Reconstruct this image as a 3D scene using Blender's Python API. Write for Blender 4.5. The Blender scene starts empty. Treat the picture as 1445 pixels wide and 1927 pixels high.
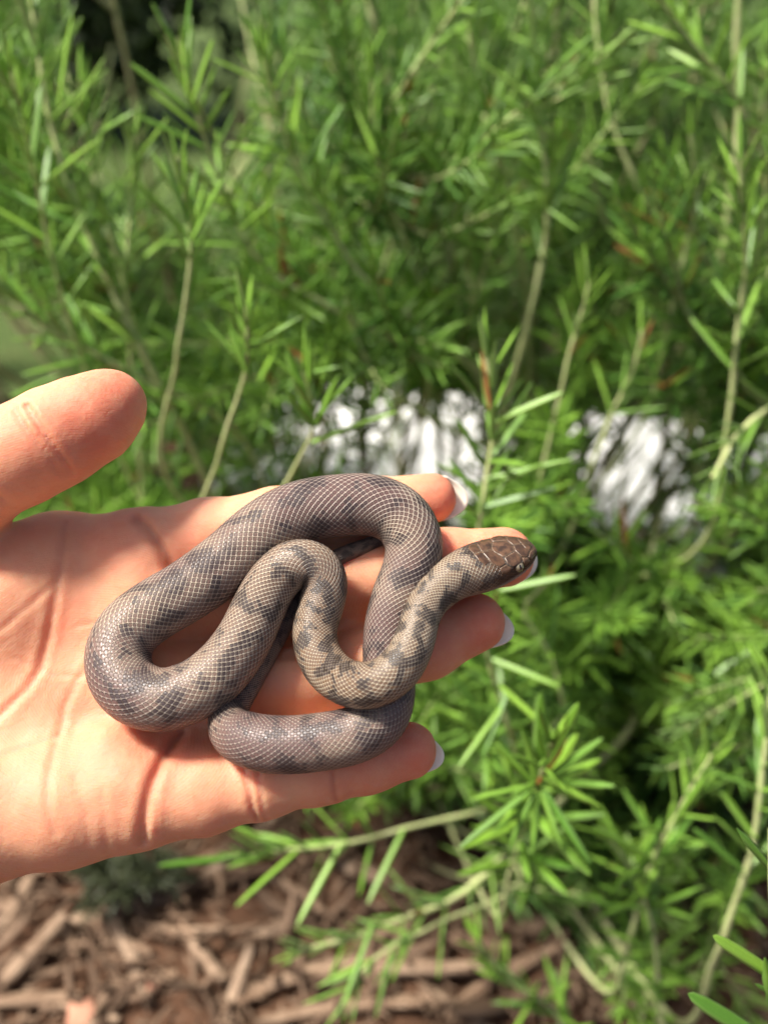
import bpy, math
import numpy as np
from mathutils import Matrix, Vector

RNG = np.random.default_rng(7)
SC = bpy.context.scene
COL = SC.collection

# ------------------------------------------------------------------ camera
PITCH = math.radians(32.0)
CAM = np.array([0.0, 0.0, 0.52])
FPX = 1744.0                      # focal length in pixels of the 1445 x 1927 photograph
W, H = 1445.0, 1927.0
cam_d = bpy.data.cameras.new('camera')
cam = bpy.data.objects.new('camera', cam_d)
COL.objects.link(cam)
cam.location = CAM
cam.rotation_euler = (math.pi / 2 - PITCH, 0, 0)
cam_d.sensor_fit = 'HORIZONTAL'
cam_d.sensor_width = 5.7
cam_d.lens = 5.7 * FPX / W
cam_d.clip_start = 0.01
cam_d.clip_end = 1000
cam_d.dof.use_dof = True
cam_d.dof.focus_distance = 0.208
cam_d.dof.aperture_fstop = 1.75
SC.camera = cam
FWD = np.array([0, math.cos(PITCH), -math.sin(PITCH)])
UP = np.array([0, math.sin(PITCH), math.cos(PITCH)])
RIGHT = np.array([1.0, 0, 0])
BASIS = np.stack([RIGHT, UP, -FWD])           # rows: camera x, y, z(toward the viewer)

def c2w(p):                                   # camera-frame mm -> world m
    return CAM + (np.asarray(p, float) * 0.001) @ BASIS
def w2px(p):
    q = (np.asarray(p, float) - CAM) @ BASIS.T
    d = -q[..., 2]
    return W / 2 + FPX * q[..., 0] / d, H / 2 - FPX * q[..., 1] / d, d
def pc(x, y, d):                              # pixel + depth in mm -> camera-frame mm
    x, y, d = np.broadcast_arrays(np.asarray(x, float), np.asarray(y, float), np.asarray(d, float))
    return np.stack([(x - W / 2) / FPX * d, -(y - H / 2) / FPX * d, -d], -1)
def pw(x, y, d):                              # pixel + depth in m -> world m
    return c2w(pc(x, y, np.asarray(d, float) * 1000))

# ------------------------------------------------------------------ light
SUN_EL, SUN_AZ = math.radians(60), math.radians(-95)     # azimuth from +Y towards +X
sdir = Vector((math.cos(SUN_EL) * math.sin(SUN_AZ), math.cos(SUN_EL) * math.cos(SUN_AZ), math.sin(SUN_EL)))
world = bpy.data.worlds.new('World')
SC.world = world
world.use_nodes = True
wn = world.node_tree
sky = wn.nodes.new('ShaderNodeTexSky')
sky.sky_type = 'NISHITA'
sky.sun_disc = False
sky.sun_elevation = SUN_EL
sky.sun_rotation = SUN_AZ
sky.dust_density = 4.0
sky.air_density = 0.8
sky.ozone_density = 0.6
wn.links.new(sky.outputs[0], wn.nodes['Background'].inputs[0])
wn.nodes['Background'].inputs[1].default_value = 0.075
sun_d = bpy.data.lights.new('sun', 'SUN')
sun_d.energy = 4.2
sun_d.angle = math.radians(11)
sun_d.color = (1.0, 0.95, 0.87)
sun = bpy.data.objects.new('sun', sun_d)
COL.objects.link(sun)
sun.rotation_euler = sdir.to_track_quat('Z', 'Y').to_euler()
SC.view_settings.view_transform = 'Standard'
SC.view_settings.look = 'None'
SC.view_settings.exposure = 1.1
SC.view_settings.gamma = 1
SC.cycles.max_bounces = 8
SC.cycles.use_denoising = True

# ------------------------------------------------------------------ helpers
class NT:
    def __init__(self, name):
        self.m = bpy.data.materials.new(name)
        self.m.use_nodes = True
        self.t = self.m.node_tree
        self.b = self.t.nodes['Principled BSDF']
        self.out = self.t.nodes['Material Output']
    def n(self, typ, **kw):
        nd = self.t.nodes.new('ShaderNode' + typ)
        for k, v in kw.items():
            if k.startswith('i_'):
                self.put(v, nd.inputs[k[2:].replace('_', ' ')])
            else:
                setattr(nd, k, v)
        return nd
    def put(self, v, sock):
        if isinstance(v, bpy.types.NodeSocket):
            self.t.links.new(v, sock)
        elif v is not None:
            if hasattr(sock.default_value, '__len__') and len(sock.default_value) == 4 and len(v) == 3:
                v = (*v, 1)
            sock.default_value = v
    def math(self, op, a, b=None, c=None):
        nd = self.n('Math', operation=op)
        for i, v in enumerate((a, b, c)):
            if v is not None:
                self.put(v, nd.inputs[i])
        return nd.outputs[0]
    def mix(self, f, a, b, mode='MIX'):
        nd = self.n('Mix', data_type='RGBA', blend_type=mode)
        self.put(f, nd.inputs[0]); self.put(a, nd.inputs[6]); self.put(b, nd.inputs[7])
        return nd.outputs[2]
    def ramp(self, f, stops):
        nd = self.n('ValToRGB')
        self.put(f, nd.inputs[0])
        e = nd.color_ramp.elements
        while len(e) < len(stops):
            e.new(0.5)
        for el, (p, c) in zip(e, stops):
            el.position = p
            el.color = (*c, 1) if not np.isscalar(c) else (c, c, c, 1)
        return nd.outputs[0]
    def step(self, v, lo, hi, a=0.0, b=1.0):
        nd = self.n('MapRange', interpolation_type='SMOOTHSTEP')
        for i, x in enumerate((v, lo, hi, a, b)):
            self.put(x, nd.inputs[i])
        return nd.outputs[0]
    def attr(self, name, out='Fac'):
        return self.n('Attribute', attribute_name=name).outputs[out]
    def noise(self, vec, scale, detail=3, rough=0.5, dist=0.0):
        nd = self.n('TexNoise')
        self.put(vec, nd.inputs['Vector'])
        nd.inputs['Scale'].default_value = scale
        nd.inputs['Detail'].default_value = detail
        nd.inputs['Roughness'].default_value = rough
        nd.inputs['Distortion'].default_value = dist
        return nd.outputs[0]
    def coord(self, which='Object'):
        return self.n('TexCoord').outputs[which]
    def bump(self, h, strength, dist, normal=None):
        nd = self.n('Bump')
        nd.inputs['Strength'].default_value = strength
        nd.inputs['Distance'].default_value = dist
        self.put(h, nd.inputs['Height'])
        if normal is not None:
            self.put(normal, nd.inputs['Normal'])
        return nd.outputs[0]
    def set(self, **kw):
        for k, v in kw.items():
            self.put(v, self.b.inputs[k.replace('_', ' ')])
        return self.m

def mesh_np(name, verts, faces, mat=None, attrs=None, smooth=True):
    """verts (n,3); faces (m,k) array with k = 3 or 4"""
    me = bpy.data.meshes.new(name)
    verts = np.ascontiguousarray(verts, np.float32)
    faces = np.ascontiguousarray(faces, np.int32)
    m, k = faces.shape
    me.vertices.add(len(verts)); me.vertices.foreach_set('co', verts.ravel())
    me.loops.add(m * k); me.loops.foreach_set('vertex_index', faces.ravel())
    me.polygons.add(m)
    me.polygons.foreach_set('loop_start', np.arange(0, m * k, k, dtype=np.int32))
    me.polygons.foreach_set('loop_total', np.full(m, k, np.int32))
    me.polygons.foreach_set('use_smooth', np.full(m, smooth))
    for nme, (typ, data) in (attrs or {}).items():
        a = me.attributes.new(nme, typ, 'POINT')
        a.data.foreach_set('vector' if typ == 'FLOAT_VECTOR' else 'value', np.ascontiguousarray(data, np.float32).ravel())
    me.update(calc_edges=True)
    me.validate()
    if mat:
        me.materials.append(mat)
    return me
def link(name, me, parent=None, loc=None):
    o = bpy.data.objects.new(name, me)
    COL.objects.link(o)
    if loc is not None:
        o.location = loc
    if parent is not None:
        o.parent = parent
    return o
def tag(o, label=None, cat=None, group=None, kind=None):
    for k, v in (('label', label), ('category', cat), ('group', group), ('kind', kind)):
        if v:
            o[k] = v
    return o
def local(verts, origin):
    return np.asarray(verts) - np.asarray(origin)
def smooth_path(P, n, sig=0):
    """centripetal-ish Catmull-Rom through rows of P, resampled evenly to n rows by the first three columns"""
    P = np.asarray(P, float)
    ext = np.vstack([2 * P[0] - P[1], P, 2 * P[-1] - P[-2]])
    out = []
    for i in range(1, len(ext) - 2):
        t = np.linspace(0, 1, 40, endpoint=(i == len(ext) - 3))[:, None]
        a, b, c, d = ext[i - 1], ext[i], ext[i + 1], ext[i + 2]
        out.append(0.5 * (2 * b + (c - a) * t + (2 * a - 5 * b + 4 * c - d) * t ** 2 + (3 * b - a - 3 * c + d) * t ** 3))
    Q = np.vstack(out)
    for _ in range(2):
        L = np.r_[0, np.cumsum(np.linalg.norm(np.diff(Q[:, :3], axis=0), axis=1))]
        s = np.linspace(0, L[-1], n)
        Q = np.stack([np.interp(s, L, Q[:, j]) for j in range(Q.shape[1])], 1)
        if sig:
            k = np.exp(-0.5 * (np.arange(-3 * sig, 3 * sig + 1) / sig) ** 2); k /= k.sum()
            pad = np.pad(Q, ((3 * sig, 3 * sig), (0, 0)), mode='reflect', reflect_type='odd')
            Q = np.stack([np.convolve(pad[:, j], k, 'valid') for j in range(Q.shape[1])], 1)
            sig = 0
    return Q
def grid_quads(nu, nv, wrap=True):
    i = np.arange(nu - 1)[:, None]; j = np.arange(nv if wrap else nv - 1)[None, :]
    j2 = (j + 1) % nv
    return np.stack([i * nv + j, i * nv + j2, (i + 1) * nv + j2, (i + 1) * nv + j], -1).reshape(-1, 4)
def rot_frames(T, upv):
    T = T / np.linalg.norm(T, axis=-1, keepdims=True)
    S = np.cross(T, upv); S /= np.linalg.norm(S, axis=-1, keepdims=True) + 1e-12
    N = np.cross(S, T)
    return T, S, N
def tube(P, R, k=8):
    P = np.asarray(P, float); R = np.asarray(R, float)
    T = np.gradient(P, axis=0)
    T /= np.linalg.norm(T, axis=1, keepdims=True) + 1e-12
    S = np.cross(T[0], [0.31, 0.87, 0.38]); S /= np.linalg.norm(S)
    Ss = [S]
    for t in T[1:]:                         # parallel transport
        S = S - t * (S @ t); S = S / np.linalg.norm(S); Ss.append(S)
    Ss = np.array(Ss); Ns = np.cross(Ss, T)
    a = np.arange(k) * 2 * np.pi / k
    V = P[:, None] + R[:, None, None] * (np.cos(a)[None, :, None] * Ss[:, None] + np.sin(a)[None, :, None] * Ns[:, None])
    return V.reshape(-1, 3), grid_quads(len(P), k)
# ------------------------------------------------------------------ the hand (signed distance field -> surface nets)
def D0(y):                                    # depth in mm of the palm's plane; it leans away upwards
    return 212.0 + (1230.0 - np.asarray(y, float)) * 0.0439
def hp(x, y, h):
    return pc(x, y, D0(y) - h)
def mm(px, y):
    return px * D0(y) / FPX

VOX = 0.55
_xf = np.arange(-104, 46, VOX)
_xl = [-104.0]
_st = VOX
while _xl[-1] > -330:
    _st = min(_st * 1.06, 4.0); _xl.append(_xl[-1] - _st)
GX = np.r_[np.array(_xl[1:])[::-1], _xf]
GY = np.arange(-118, 40, VOX)
GZ = np.arange(-250, -166, VOX)
SHAPE = (len(GX), len(GY), len(GZ))

def seg_field(chain, k, flat=1.0):
    """chain of (x, y, h, r_px) -> (slices, field) of its smooth-unioned round cones"""
    P = [hp(x, y, h) for x, y, h, r in chain]
    R = [mm(r, y) for x, y, h, r in chain]
    lo = np.min([p - r for p, r in zip(P, R)], 0) - 14
    hi = np.max([p + r for p, r in zip(P, R)], 0) + 14
    sl = tuple(slice(int(np.searchsorted(g, l)), int(np.searchsorted(g, u))) for g, l, u in zip((GX, GY, GZ), lo, hi))
    X, Y, Z = GX[sl[0]][:, None, None], GY[sl[1]][None, :, None], GZ[sl[2]][None, None, :]
    F = None
    for a, b, ra, rb in zip(P[:-1], P[1:], R[:-1], R[1:]):
        ab = b - a; L2 = ab @ ab
        t = np.clip(((X - a[0]) * ab[0] + (Y - a[1]) * ab[1] + (Z - a[2]) * ab[2]) / L2, 0, 1)
        d = np.sqrt((X - a[0] - t * ab[0]) ** 2 + (Y - a[1] - t * ab[1]) ** 2 + ((Z - a[2] - t * ab[2]) / flat) ** 2) - (ra + t * (rb - ra))
        F = d if F is None else smin(F, d, k)
    return sl, F.astype(np.float32)
def smin(a, b, k):
    h = np.maximum(k - np.abs(a - b), 0) / k
    return np.minimum(a, b) - h * h * k * 0.25
def unite(D, part, k):
    sl, F = part
    D[sl] = smin(D[sl], F, k)
    return D

FING = {   # centre lines: x, y, height above the palm plane in mm, radius in px
    'index':  [(262, 1040, -8, 76), (390, 1008, -6.2, 69), (520, 982, -4, 63), (615, 966, -4, 59), (700, 953, -5, 54), (811, 938, -6.5, 49)],
    'middle': [(280, 1148, -9, 74), (430, 1120, -8, 70), (580, 1096, -7, 66), (720, 1076, -6.8, 65), (840, 1058, -6.5, 63), (948, 1049, -6.5, 58)],
    'ring':   [(280, 1288, -10, 74), (430, 1284, -9, 68), (560, 1278, -8, 65), (690, 1250, -7.5, 66), (800, 1213, -7, 65), (894, 1172, -7, 58)],
    'pinky':  [(258, 1498, -8.5, 90), (380, 1488, -8, 82), (490, 1468, -7.5, 72), (600, 1445, -7, 67), (690, 1430, -6.8, 61), (768, 1413, -7, 55)],
    'thumb':  [(-330, 1130, -4, 150), (-190, 995, 8, 108), (-60, 905, 16, 88), (40, 855, 19, 82), (110, 818, 20, 80), (178, 783, 20, 71), (212, 760, 19.5, 57)],
}
D = np.full(SHAPE, 12.0, np.float32)
for nme in ('index', 'middle', 'ring', 'pinky'):
    D = unite(D, seg_field(FING[nme], 3.0), 1.4)
palm = np.full(SHAPE, 12.0, np.float32)
for ch, k in (([(262, 1045, -9.5, 80), (110, 1060, -10, 92), (-120, 1160, -11, 110), (-420, 1330, -12, 130)], 12),
              ([(275, 1150, -10.5, 80), (60, 1190, -12.5, 100), (-420, 1390, -14, 140)], 12),
              ([(275, 1288, -11, 80), (60, 1330, -13, 100), (-420, 1430, -14, 140)], 12),
              ([(250, 1500, -9, 93), (130, 1512, -9, 112), (-60, 1530, -9, 135), (-420, 1560, -14, 150)], 12),
              ([(-420, 1390, -14, 175), (-700, 1450, -18, 175), (-1700, 1640, -30, 240)], 14),
              ([(-420, 1500, -14, 165), (-700, 1520, -18, 165), (-1700, 1690, -30, 240)], 14),
              ([(60, 1085, -5.5, 62), (-10, 1140, -4.5, 100), (-150, 1190, -3, 130), (-330, 1260, -6, 140)], 10)):
    palm = unite(palm, seg_field(ch, 6.0), k)
for ch in ([(300, 1215, -15, 55), (640, 1165, -13.5, 50)], [(300, 1395, -13, 62), (400, 1392, -13, 50), (620, 1345, -13, 40)], [(300, 1095, -13, 50), (640, 1030, -12, 42)]):
    palm = unite(palm, seg_field(ch, 4.0), 6)
D = smin(D, palm, 6.5)
# pads at the finger bases
for ch in ([(225, 1035, -2.6, 34), (255, 1075, -2.0, 32)], [(215, 1420, -3.2, 40), (235, 1460, -2.8, 38)]):
    D = unite(D, seg_field(ch, 4.0), 8)
D = unite(D, seg_field(FING['thumb'], 4.0), 7.0)

# creases: polylines in the palm plane, (depth mm, width mm, points)
CREASE = [
    (1.1, 1.0, [(-60, 1395), (0, 1347), (52, 1297), (77, 1259), (100, 1180), (116, 1109), (126, 1050), (128, 985)]),
    (0.6, 0.8, [(-30, 1210), (0, 1193), (38, 1168), (80, 1128), (115, 1092)]),
    (.7, 1.0, [(180, 1235), (145, 1280), (118, 1332), (108, 1398), (105, 1460), (106, 1519), (112, 1560)]),
    (2.7, 1.3, [(262, 978), (280, 992), (299, 1014), (316, 1046), (328, 1080), (332, 1120)]),
    (2.3, 1.3, [(330, 1395), (310, 1424), (292, 1465), (279, 1512), (268, 1560), (258, 1600)]),
    (0.5, 0.9, [(202, 1480), (203, 1537), (196, 1580), (188, 1620)]),
    (1.7, 0.8, [(458, 1440), (470, 1490), (476, 1560)]),
    (1.0, 0.7, [(487, 1440), (490, 1490), (492, 1560)]),
    (1.5, 0.7, [(622, 1420), (626, 1460), (630, 1520)]),
    (0.4, 0.6, [(300, 1450), (298, 1500), (290, 1580)]),
    (0.5, 0.6, [(140, 1180), (180, 1170), (230, 1180)]),
    (0.4, 0.6, [(30, 1230), (100, 1270), (150, 1275)]),
    (0.4, 0.6, [(0, 1420), (60, 1400), (110, 1385)]),
    (0.3, 0.6, [(150, 1450), (170, 1520), (165, 1600)]),
    (0.7, 0.8, [(640, 1196), (690, 1180), (740, 1165)]),
    (0.8, 0.8, [(490, 1240), (530, 1238), (570, 1232)]),
]
TCREASE = [(2.4, 0.9, [(86, 775), (104, 800), (120, 830), (138, 868), (144, 905)]), (1.6, 0.9, [(66, 782), (92, 822), (118, 862), (130, 900)]),
           (2.6, 1.3, [(-5, 925), (12, 945), (22, 975)])]
def groove(D, items, zlo, zhi):
    for dep, wid, pts in items:
        wid *= .8
        h0 = 20 if items is TCREASE else 0
        P = np.array([hp(x, y, h0) for x, y in pts])[:, :2]
        lo, hi = P.min(0) - 4 * wid - 1, P.max(0) + 4 * wid + 1
        sx = slice(*np.searchsorted(GX, (lo[0], hi[0]))); sy = slice(*np.searchsorted(GY, (lo[1], hi[1])))
        X, Y = GX[sx][:, None], GY[sy][None, :]
        m = np.full((X.size, Y.size), 99.0)
        for a, b in zip(P[:-1], P[1:]):
            ab = b - a
            t = np.clip(((X - a[0]) * ab[0] + (Y - a[1]) * ab[1]) / (ab @ ab), 0, 1)
            m = np.minimum(m, np.hypot(X - a[0] - t * ab[0], Y - a[1] - t * ab[1]))
        g = .38 * dep * (np.exp(-(m / wid) ** 2) - 0.25 * np.exp(-((m - 2.2 * wid) / (1.2 * wid)) ** 2))
        z = GZ[None, None, :]
        dep0 = D0(H / 2 - FPX * GY[sy] / 212.0)[None, :, None]
        hgt = dep0 + z                                   # height above the palm plane
        wz = np.clip((hgt - zlo) / 3.0, 0, 1) * np.clip((zhi - hgt) / 3.0, 0, 1)
        D[sx, sy] += (g[:, :, None] * wz).astype(np.float32)
groove(D, CREASE, -11, 14)
groove(D, TCREASE, 20, 60)
# gentle unevenness of flesh
zz = GZ[None, None, :]; yy = GY[None, :, None]; xx = GX[:, None, None]
D += (0.08 * np.sin(xx * .31 + 1.3 * np.sin(yy * .17)) * np.sin(yy * .27 + np.sin(xx * .13 + 2)) + 0.05 * np.sin(xx * .83 + yy * .4) * np.sin(yy * .71 - xx * .3)).astype(np.float32)
D[0] = 5.0                                               # close the far end of the forearm

def surface_nets(D):
    s = D < 0
    n = D.shape
    cnt = np.zeros(tuple(k - 1 for k in n), np.int8)
    for c in range(8):
        i, j, k = c & 1, c >> 1 & 1, c >> 2 & 1
        cnt += s[i:n[0] - 1 + i, j:n[1] - 1 + j, k:n[2] - 1 + k]
    act = np.argwhere((cnt > 0) & (cnt < 8))
    idx = np.full(cnt.shape, -1, np.int32)
    idx[tuple(act.T)] = np.arange(len(act))
    acc = np.zeros((len(act), 3)); num = np.zeros(len(act))
    offs = [np.array([c & 1, c >> 1 & 1, c >> 2 & 1]) for c in range(8)]
    for a in range(8):
        for b in range(a + 1, 8):
            if np.abs(offs[a] - offs[b]).sum() != 1:
                continue
            da = D[tuple((act + offs[a]).T)]; db = D[tuple((act + offs[b]).T)]
            m = (da < 0) != (db < 0)
            t = np.where(m, da / np.where(m, da - db, 1), 0)
            acc += m[:, None] * (offs[a] + t[:, None] * (offs[b] - offs[a])); num += m
    f = act + acc / num[:, None]
    V = np.stack([np.interp(f[:, q], np.arange(n[q]), g) for q, g in enumerate((GX, GY, GZ))], 1)
    Q = []
    for ax in range(3):
        u, v = (ax + 1) % 3, (ax + 2) % 3
        a = [slice(1, -1)] * 3; a[ax] = slice(0, n[ax] - 1)
        b = list(a); b[ax] = slice(1, n[ax])
        ch = s[tuple(a)] != s[tuple(b)]
        e = np.argwhere(ch); fl = s[tuple(a)][ch]
        e[:, u] += 1; e[:, v] += 1
        if ax != 0:
            pass
        def cell(du, dv):
            c = e.copy(); c[:, u] += du; c[:, v] += dv
            return idx[tuple(c.T)]
        q = np.stack([cell(-1, -1), cell(0, -1), cell(0, 0), cell(-1, 0)], 1)
        q[~fl] = q[~fl][:, ::-1]
        Q.append(q)
    return V, np.vstack(Q)
HV, HF = surface_nets(D)
del palm
def relax(V, F, it, lam=0.5):
    E = np.vstack([F[:, [0, 1]], F[:, [1, 2]], F[:, [2, 3]], F[:, [3, 0]]])
    deg = np.bincount(E.ravel(), minlength=len(V)).astype(float)[:, None]
    for _ in range(it):
        A = np.zeros_like(V)
        for j in range(3):
            A[:, j] = np.bincount(E[:, 0], V[E[:, 1], j], len(V)) + np.bincount(E[:, 1], V[E[:, 0], j], len(V))
        V = V + lam * (A / np.maximum(deg, 1) - V)
    return V
HV = relax(HV, HF, 2)
# flesh tone map: pinker towards the fingertips and pads, creases a little redder
def near(pts, rad):
    m = np.zeros(len(HV))
    for x, y, h, w in pts:
        p = hp(x, y, h)
        m = np.maximum(m, w * np.exp(-((HV - p) ** 2).sum(1) / rad ** 2))
    return m
blush = near([(850, 925, 0, 1.1), (970, 1050, 0, 1.1), (925, 1175, 0, 1.2), (790, 1410, 0, 1.1), (215, 765, 28, .9), (170, 790, 28, .8), (100, 830, 28, .5), (740, 960, 0, .4),
              (860, 1060, 0, .5), (830, 1200, 0, .5), (690, 1430, 0, .45), (235, 1015, 0, .4), (225, 1440, 0, .45), (330, 1060, 0, .45), (315, 1420, 0, .6),
              (150, 1150, 0, .3), (60, 1500, 0, .25)], 9.0)
cre = np.zeros(len(HV))
for ci, (dep, wid, pts) in enumerate(CREASE + TCREASE):
    P = np.array([hp(x, y, 0 if ci < len(CREASE) else 24) for x, y in pts])[:, :2]
    for a, b in zip(P[:-1], P[1:]):
        ab = b - a
        t = np.clip(((HV[:, :2] - a) @ ab) / (ab @ ab), 0, 1)
        dd = np.linalg.norm(HV[:, :2] - a - t[:, None] * ab, axis=1)
        up_side = (HV[:, 2] > -182) if ci >= len(CREASE) else 1.0
        cre = np.maximum(cre, up_side * min(1, dep / 1.6) * np.exp(-(dd / (wid * .9)) ** 2))

k = NT('skin')
co = k.coord()
n1 = k.noise(co, 55, 4, .55)
n2 = k.noise(co, 380, 3, .6)
bl = k.math('ADD', k.attr('blush'), k.math('MULTIPLY', k.math('SUBTRACT', n1, .5), 1.3))
base = k.mix(k.step(bl, -.4, 1.0), (0.68, 0.335, 0.195), (0.62, 0.20, 0.118))
base = k.mix(k.math('MULTIPLY', k.attr('crease'), .35), base, (0.50, 0.16, 0.09))
base = k.mix(k.step(n2, .35, .75, 0, .22), base, (0.72, 0.40, 0.25))
wv = k.n('TexWave', wave_type='RINGS', bands_direction='X')
mp = k.n('Mapping'); k.put(co, mp.inputs[0]); mp.inputs['Rotation'].default_value = (.3, .5, .8)
k.put(mp.outputs[0], wv.inputs['Vector'])
wv.inputs['Scale'].default_value = 560; wv.inputs['Distortion'].default_value = 6; wv.inputs['Detail'].default_value = 1; wv.inputs['Detail Scale'].default_value = .12
nb = k.bump(wv.outputs[1], .09, .0003)
nb = k.bump(k.noise(co, 900, 3, .6), .4, .0004, nb)
nb = k.bump(k.noise(co, 160, 3, .6), .10, .001, nb)
SKIN = k.set(Base_Color=base, Roughness=k.step(n2, .2, .8, .5, .66), Subsurface_Weight=.8, Subsurface_Radius=(1, .32, .16), Subsurface_Scale=.006,
             Specular_IOR_Level=.28, Normal=nb)
HW = c2w(HV)
horg = c2w(hp(100, 1300, -14))
hand = link('hand', mesh_np('hand', local(HW, horg), HF, SKIN, {'blush': ('FLOAT', blush), 'crease': ('FLOAT', cre)}), loc=horg)
tag(hand, 'open upturned hand with long white nails holding the coiled snake', 'hand')

k = NT('nail')
nc = k.noise(k.coord(), 240, 2)
NAIL = k.set(Base_Color=k.mix(k.step(nc, .3, .7), (.78, .69, .55), (.82, .74, .61)), Roughness=.3, Subsurface_Weight=.3, Subsurface_Radius=(1, .9, .8), Subsurface_Scale=.001)
def nail(cx, cy, ang, half, pro, hc, tilt):
    C = hp(cx, cy, hc); s = D0(cy) / FPX
    nrm = np.array([0, .30, .95]); nrm /= np.linalg.norm(nrm)
    e1 = np.array([math.cos(ang), -math.sin(ang), 0]); e1 -= nrm * (e1 @ nrm); e1 /= np.linalg.norm(e1)
    e2 = np.cross(nrm, e1)
    ct, st = math.cos(tilt), math.sin(tilt)              # roll of the nail about the finger's axis
    e2, nr = e2 * ct + nrm * st, nrm * ct - e2 * st
    na, nbb = 14, 21
    R = half * s / math.sin(math.radians(72))
    V = []
    for off in (0.0, .42):
        for i in range(na):
            for j in range(nbb):
                ph = math.radians(72) * (j / (nbb - 1) * 2 - 1)
                u = math.sin(ph) / math.sin(math.radians(72))
                Lm = pro * s * max(0.0, 1 - abs(u) ** 2.3 * .62)
                a = -4.5 + (Lm + 4.5) * (i / (na - 1)) ** .8
                r = R + off
                V.append(C + e1 * a + e2 * r * math.sin(ph) - nr * (r * math.cos(ph) * .62 - .012 * a * a * 0.5))
    V = np.array(V)
    g = grid_quads(na, nbb, False); m = na * nbb
    F = [g, g[:, ::-1] + m]
    def strip(ix):
        ix = np.array(ix)
        return np.stack([ix[:-1], ix[:-1] + m, ix[1:] + m, ix[1:]], 1)
    F += [strip(range(nbb)), strip([(na - 1) * nbb + j for j in range(nbb)][::-1]), strip([i * nbb for i in range(na)][::-1]), strip([i * nbb + nbb - 1 for i in range(na)])]
    o = link('fingernail', mesh_np('fingernail', local(c2w(V), horg), np.vstack(F), NAIL), hand)
    return o
nail(811, 936, .05, 41, 74, -6.5, .25)
nail(951, 1050, .08, 45, 66, -6.5, .1)
nail(896, 1174, .22, 40, 77, -7, .1)
nail(770, 1415, .22, 36, 70, -7, .1)

# ------------------------------------------------------------------ the snake
SN = [  # x, y, visible width px, height of the centre above the palm plane mm, roll of the back towards the picture's top
    (1000, 1031, 36, 4.2, .62), (991, 1035, 60, 4.5, .62), (966, 1045, 82, 5.0, .62), (930, 1058, 98, 5.4, .6), (893, 1071, 98, 6.2, .55), (852, 1089, 86, 8.0, .45), (814, 1122, 76, 10.5, .3),
    (792, 1160, 72, 13, .1), (780, 1205, 78, 15, 0), (755, 1255, 84, 16, 0), (715, 1285, 88, 16, 0), (668, 1290, 88, 13.5, 0), (624, 1268, 86, 9.5, 0), (598, 1228, 84, 7.5, 0), (592, 1180, 84, 6.8, 0),
    (606, 1135, 85, 7.2, 0), (612, 1092, 86, 8.5, 0), (588, 1062, 90, 10, 0), (548, 1063, 94, 10.5, 0), (512, 1098, 98, 9.5, 0), (484, 1150, 102, 8.5, 0), (458, 1205, 106, 8, 0),
    (415, 1262, 112, 7.5, 0), (360, 1302, 116, 7.5, 0), (295, 1318, 119, 7.2, 0), (240, 1292, 122, 7, 0), (221, 1240, 123, 7, 0), (240, 1188, 120, 7, .05), (290, 1148, 118, 7, .1),
    (355, 1110, 118, 7, .15), (430, 1056, 120, 7, .2), (495, 1000, 120, 7, .2), (560, 965, 120, 7, .15), (630, 952, 119, 7.2, .1), (700, 950, 117, 7.5, 0), (752, 972, 114, 7.6, 0),
    (779, 1020, 110, 7.4, 0), (772, 1070, 105, 7, 0), (748, 1125, 99, 6.5, 0), (732, 1185, 95, 5.8, 0), (730, 1245, 95, 5, 0), (733, 1300, 98, 5, 0), (716, 1352, 104, 6, -.1),
    (668, 1383, 106, 7, -.15), (605, 1396, 107, 7, -.15), (540, 1402, 107, 7, -.15), (478, 1396, 104, 6.6, -.1), (436, 1374, 92, 5, 0), (432, 1338, 70, 3, 0), (455, 1304, 56, 1.5, 0),
    (490, 1246, 48, 1.2, 0), (520, 1195, 43, 1.6, 0), (546, 1148, 39, 2.4, 0), (585, 1090, 36, 2.0, 0), (630, 1052, 33, 1.8, 0), (680, 1030, 28, 1.6, 0), (730, 1010, 20, 1.4, 0), (770, 992, 10, 1.2, 0), (785, 985, 3, 1.2, 0)]
A = np.array(SN)
Cp = pc(A[:, 0], A[:, 1], D0(A[:, 1]) - A[:, 3])
Rm = A[:, 2] / 2 * (-Cp[:, 2]) / FPX
NSC = 31
Q = smooth_path(np.c_[Cp, Rm, A[:, 4]], 1400, 6)
Cl, Rr, roll = Q[:, :3], np.maximum(Q[:, 3], .08), Q[:, 4]
Ls = np.r_[0, np.cumsum(np.linalg.norm(np.diff(Cl, axis=0), axis=1))]
unit = 2 * np.pi * np.clip(Rr, 2.2, 9) / NSC * 1.08
uu = np.r_[0, np.cumsum(np.diff(Ls) / (0.5 * (unit[1:] + unit[:-1])))]
NU = int(uu[-1] * 6) + 1
us = np.linspace(0, uu[-1], NU)
Li = np.interp(us, uu, Ls)
Cl = np.stack([np.interp(us, uu, Cl[:, j]) for j in range(3)], 1)
Rr = np.interp(us, uu, Rr); roll = np.interp(us, uu, roll)
T = np.gradient(Cl, axis=0)
kk = np.exp(-0.5 * (np.arange(-9, 10) / 4) ** 2); kk /= kk.sum()
T = np.stack([np.convolve(np.pad(T[:, j], 9, mode='edge'), kk, 'valid') for j in range(3)], 1)
up0 = np.array([0, .34, .94])
upv = up0[None] * np.cos(roll)[:, None] + np.array([-.25, .97, 0])[None] * np.sin(roll)[:, None]
T, S, N = rot_frames(T, upv)
HEAD = 17.5                                              # head length in mm
NV = NSC * 6
th = (np.arange(NV) / NV * 2 - 1) * np.pi                # 0 on the back, +-pi under the belly
vv = (np.arange(NV) / NV) * NSC
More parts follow.
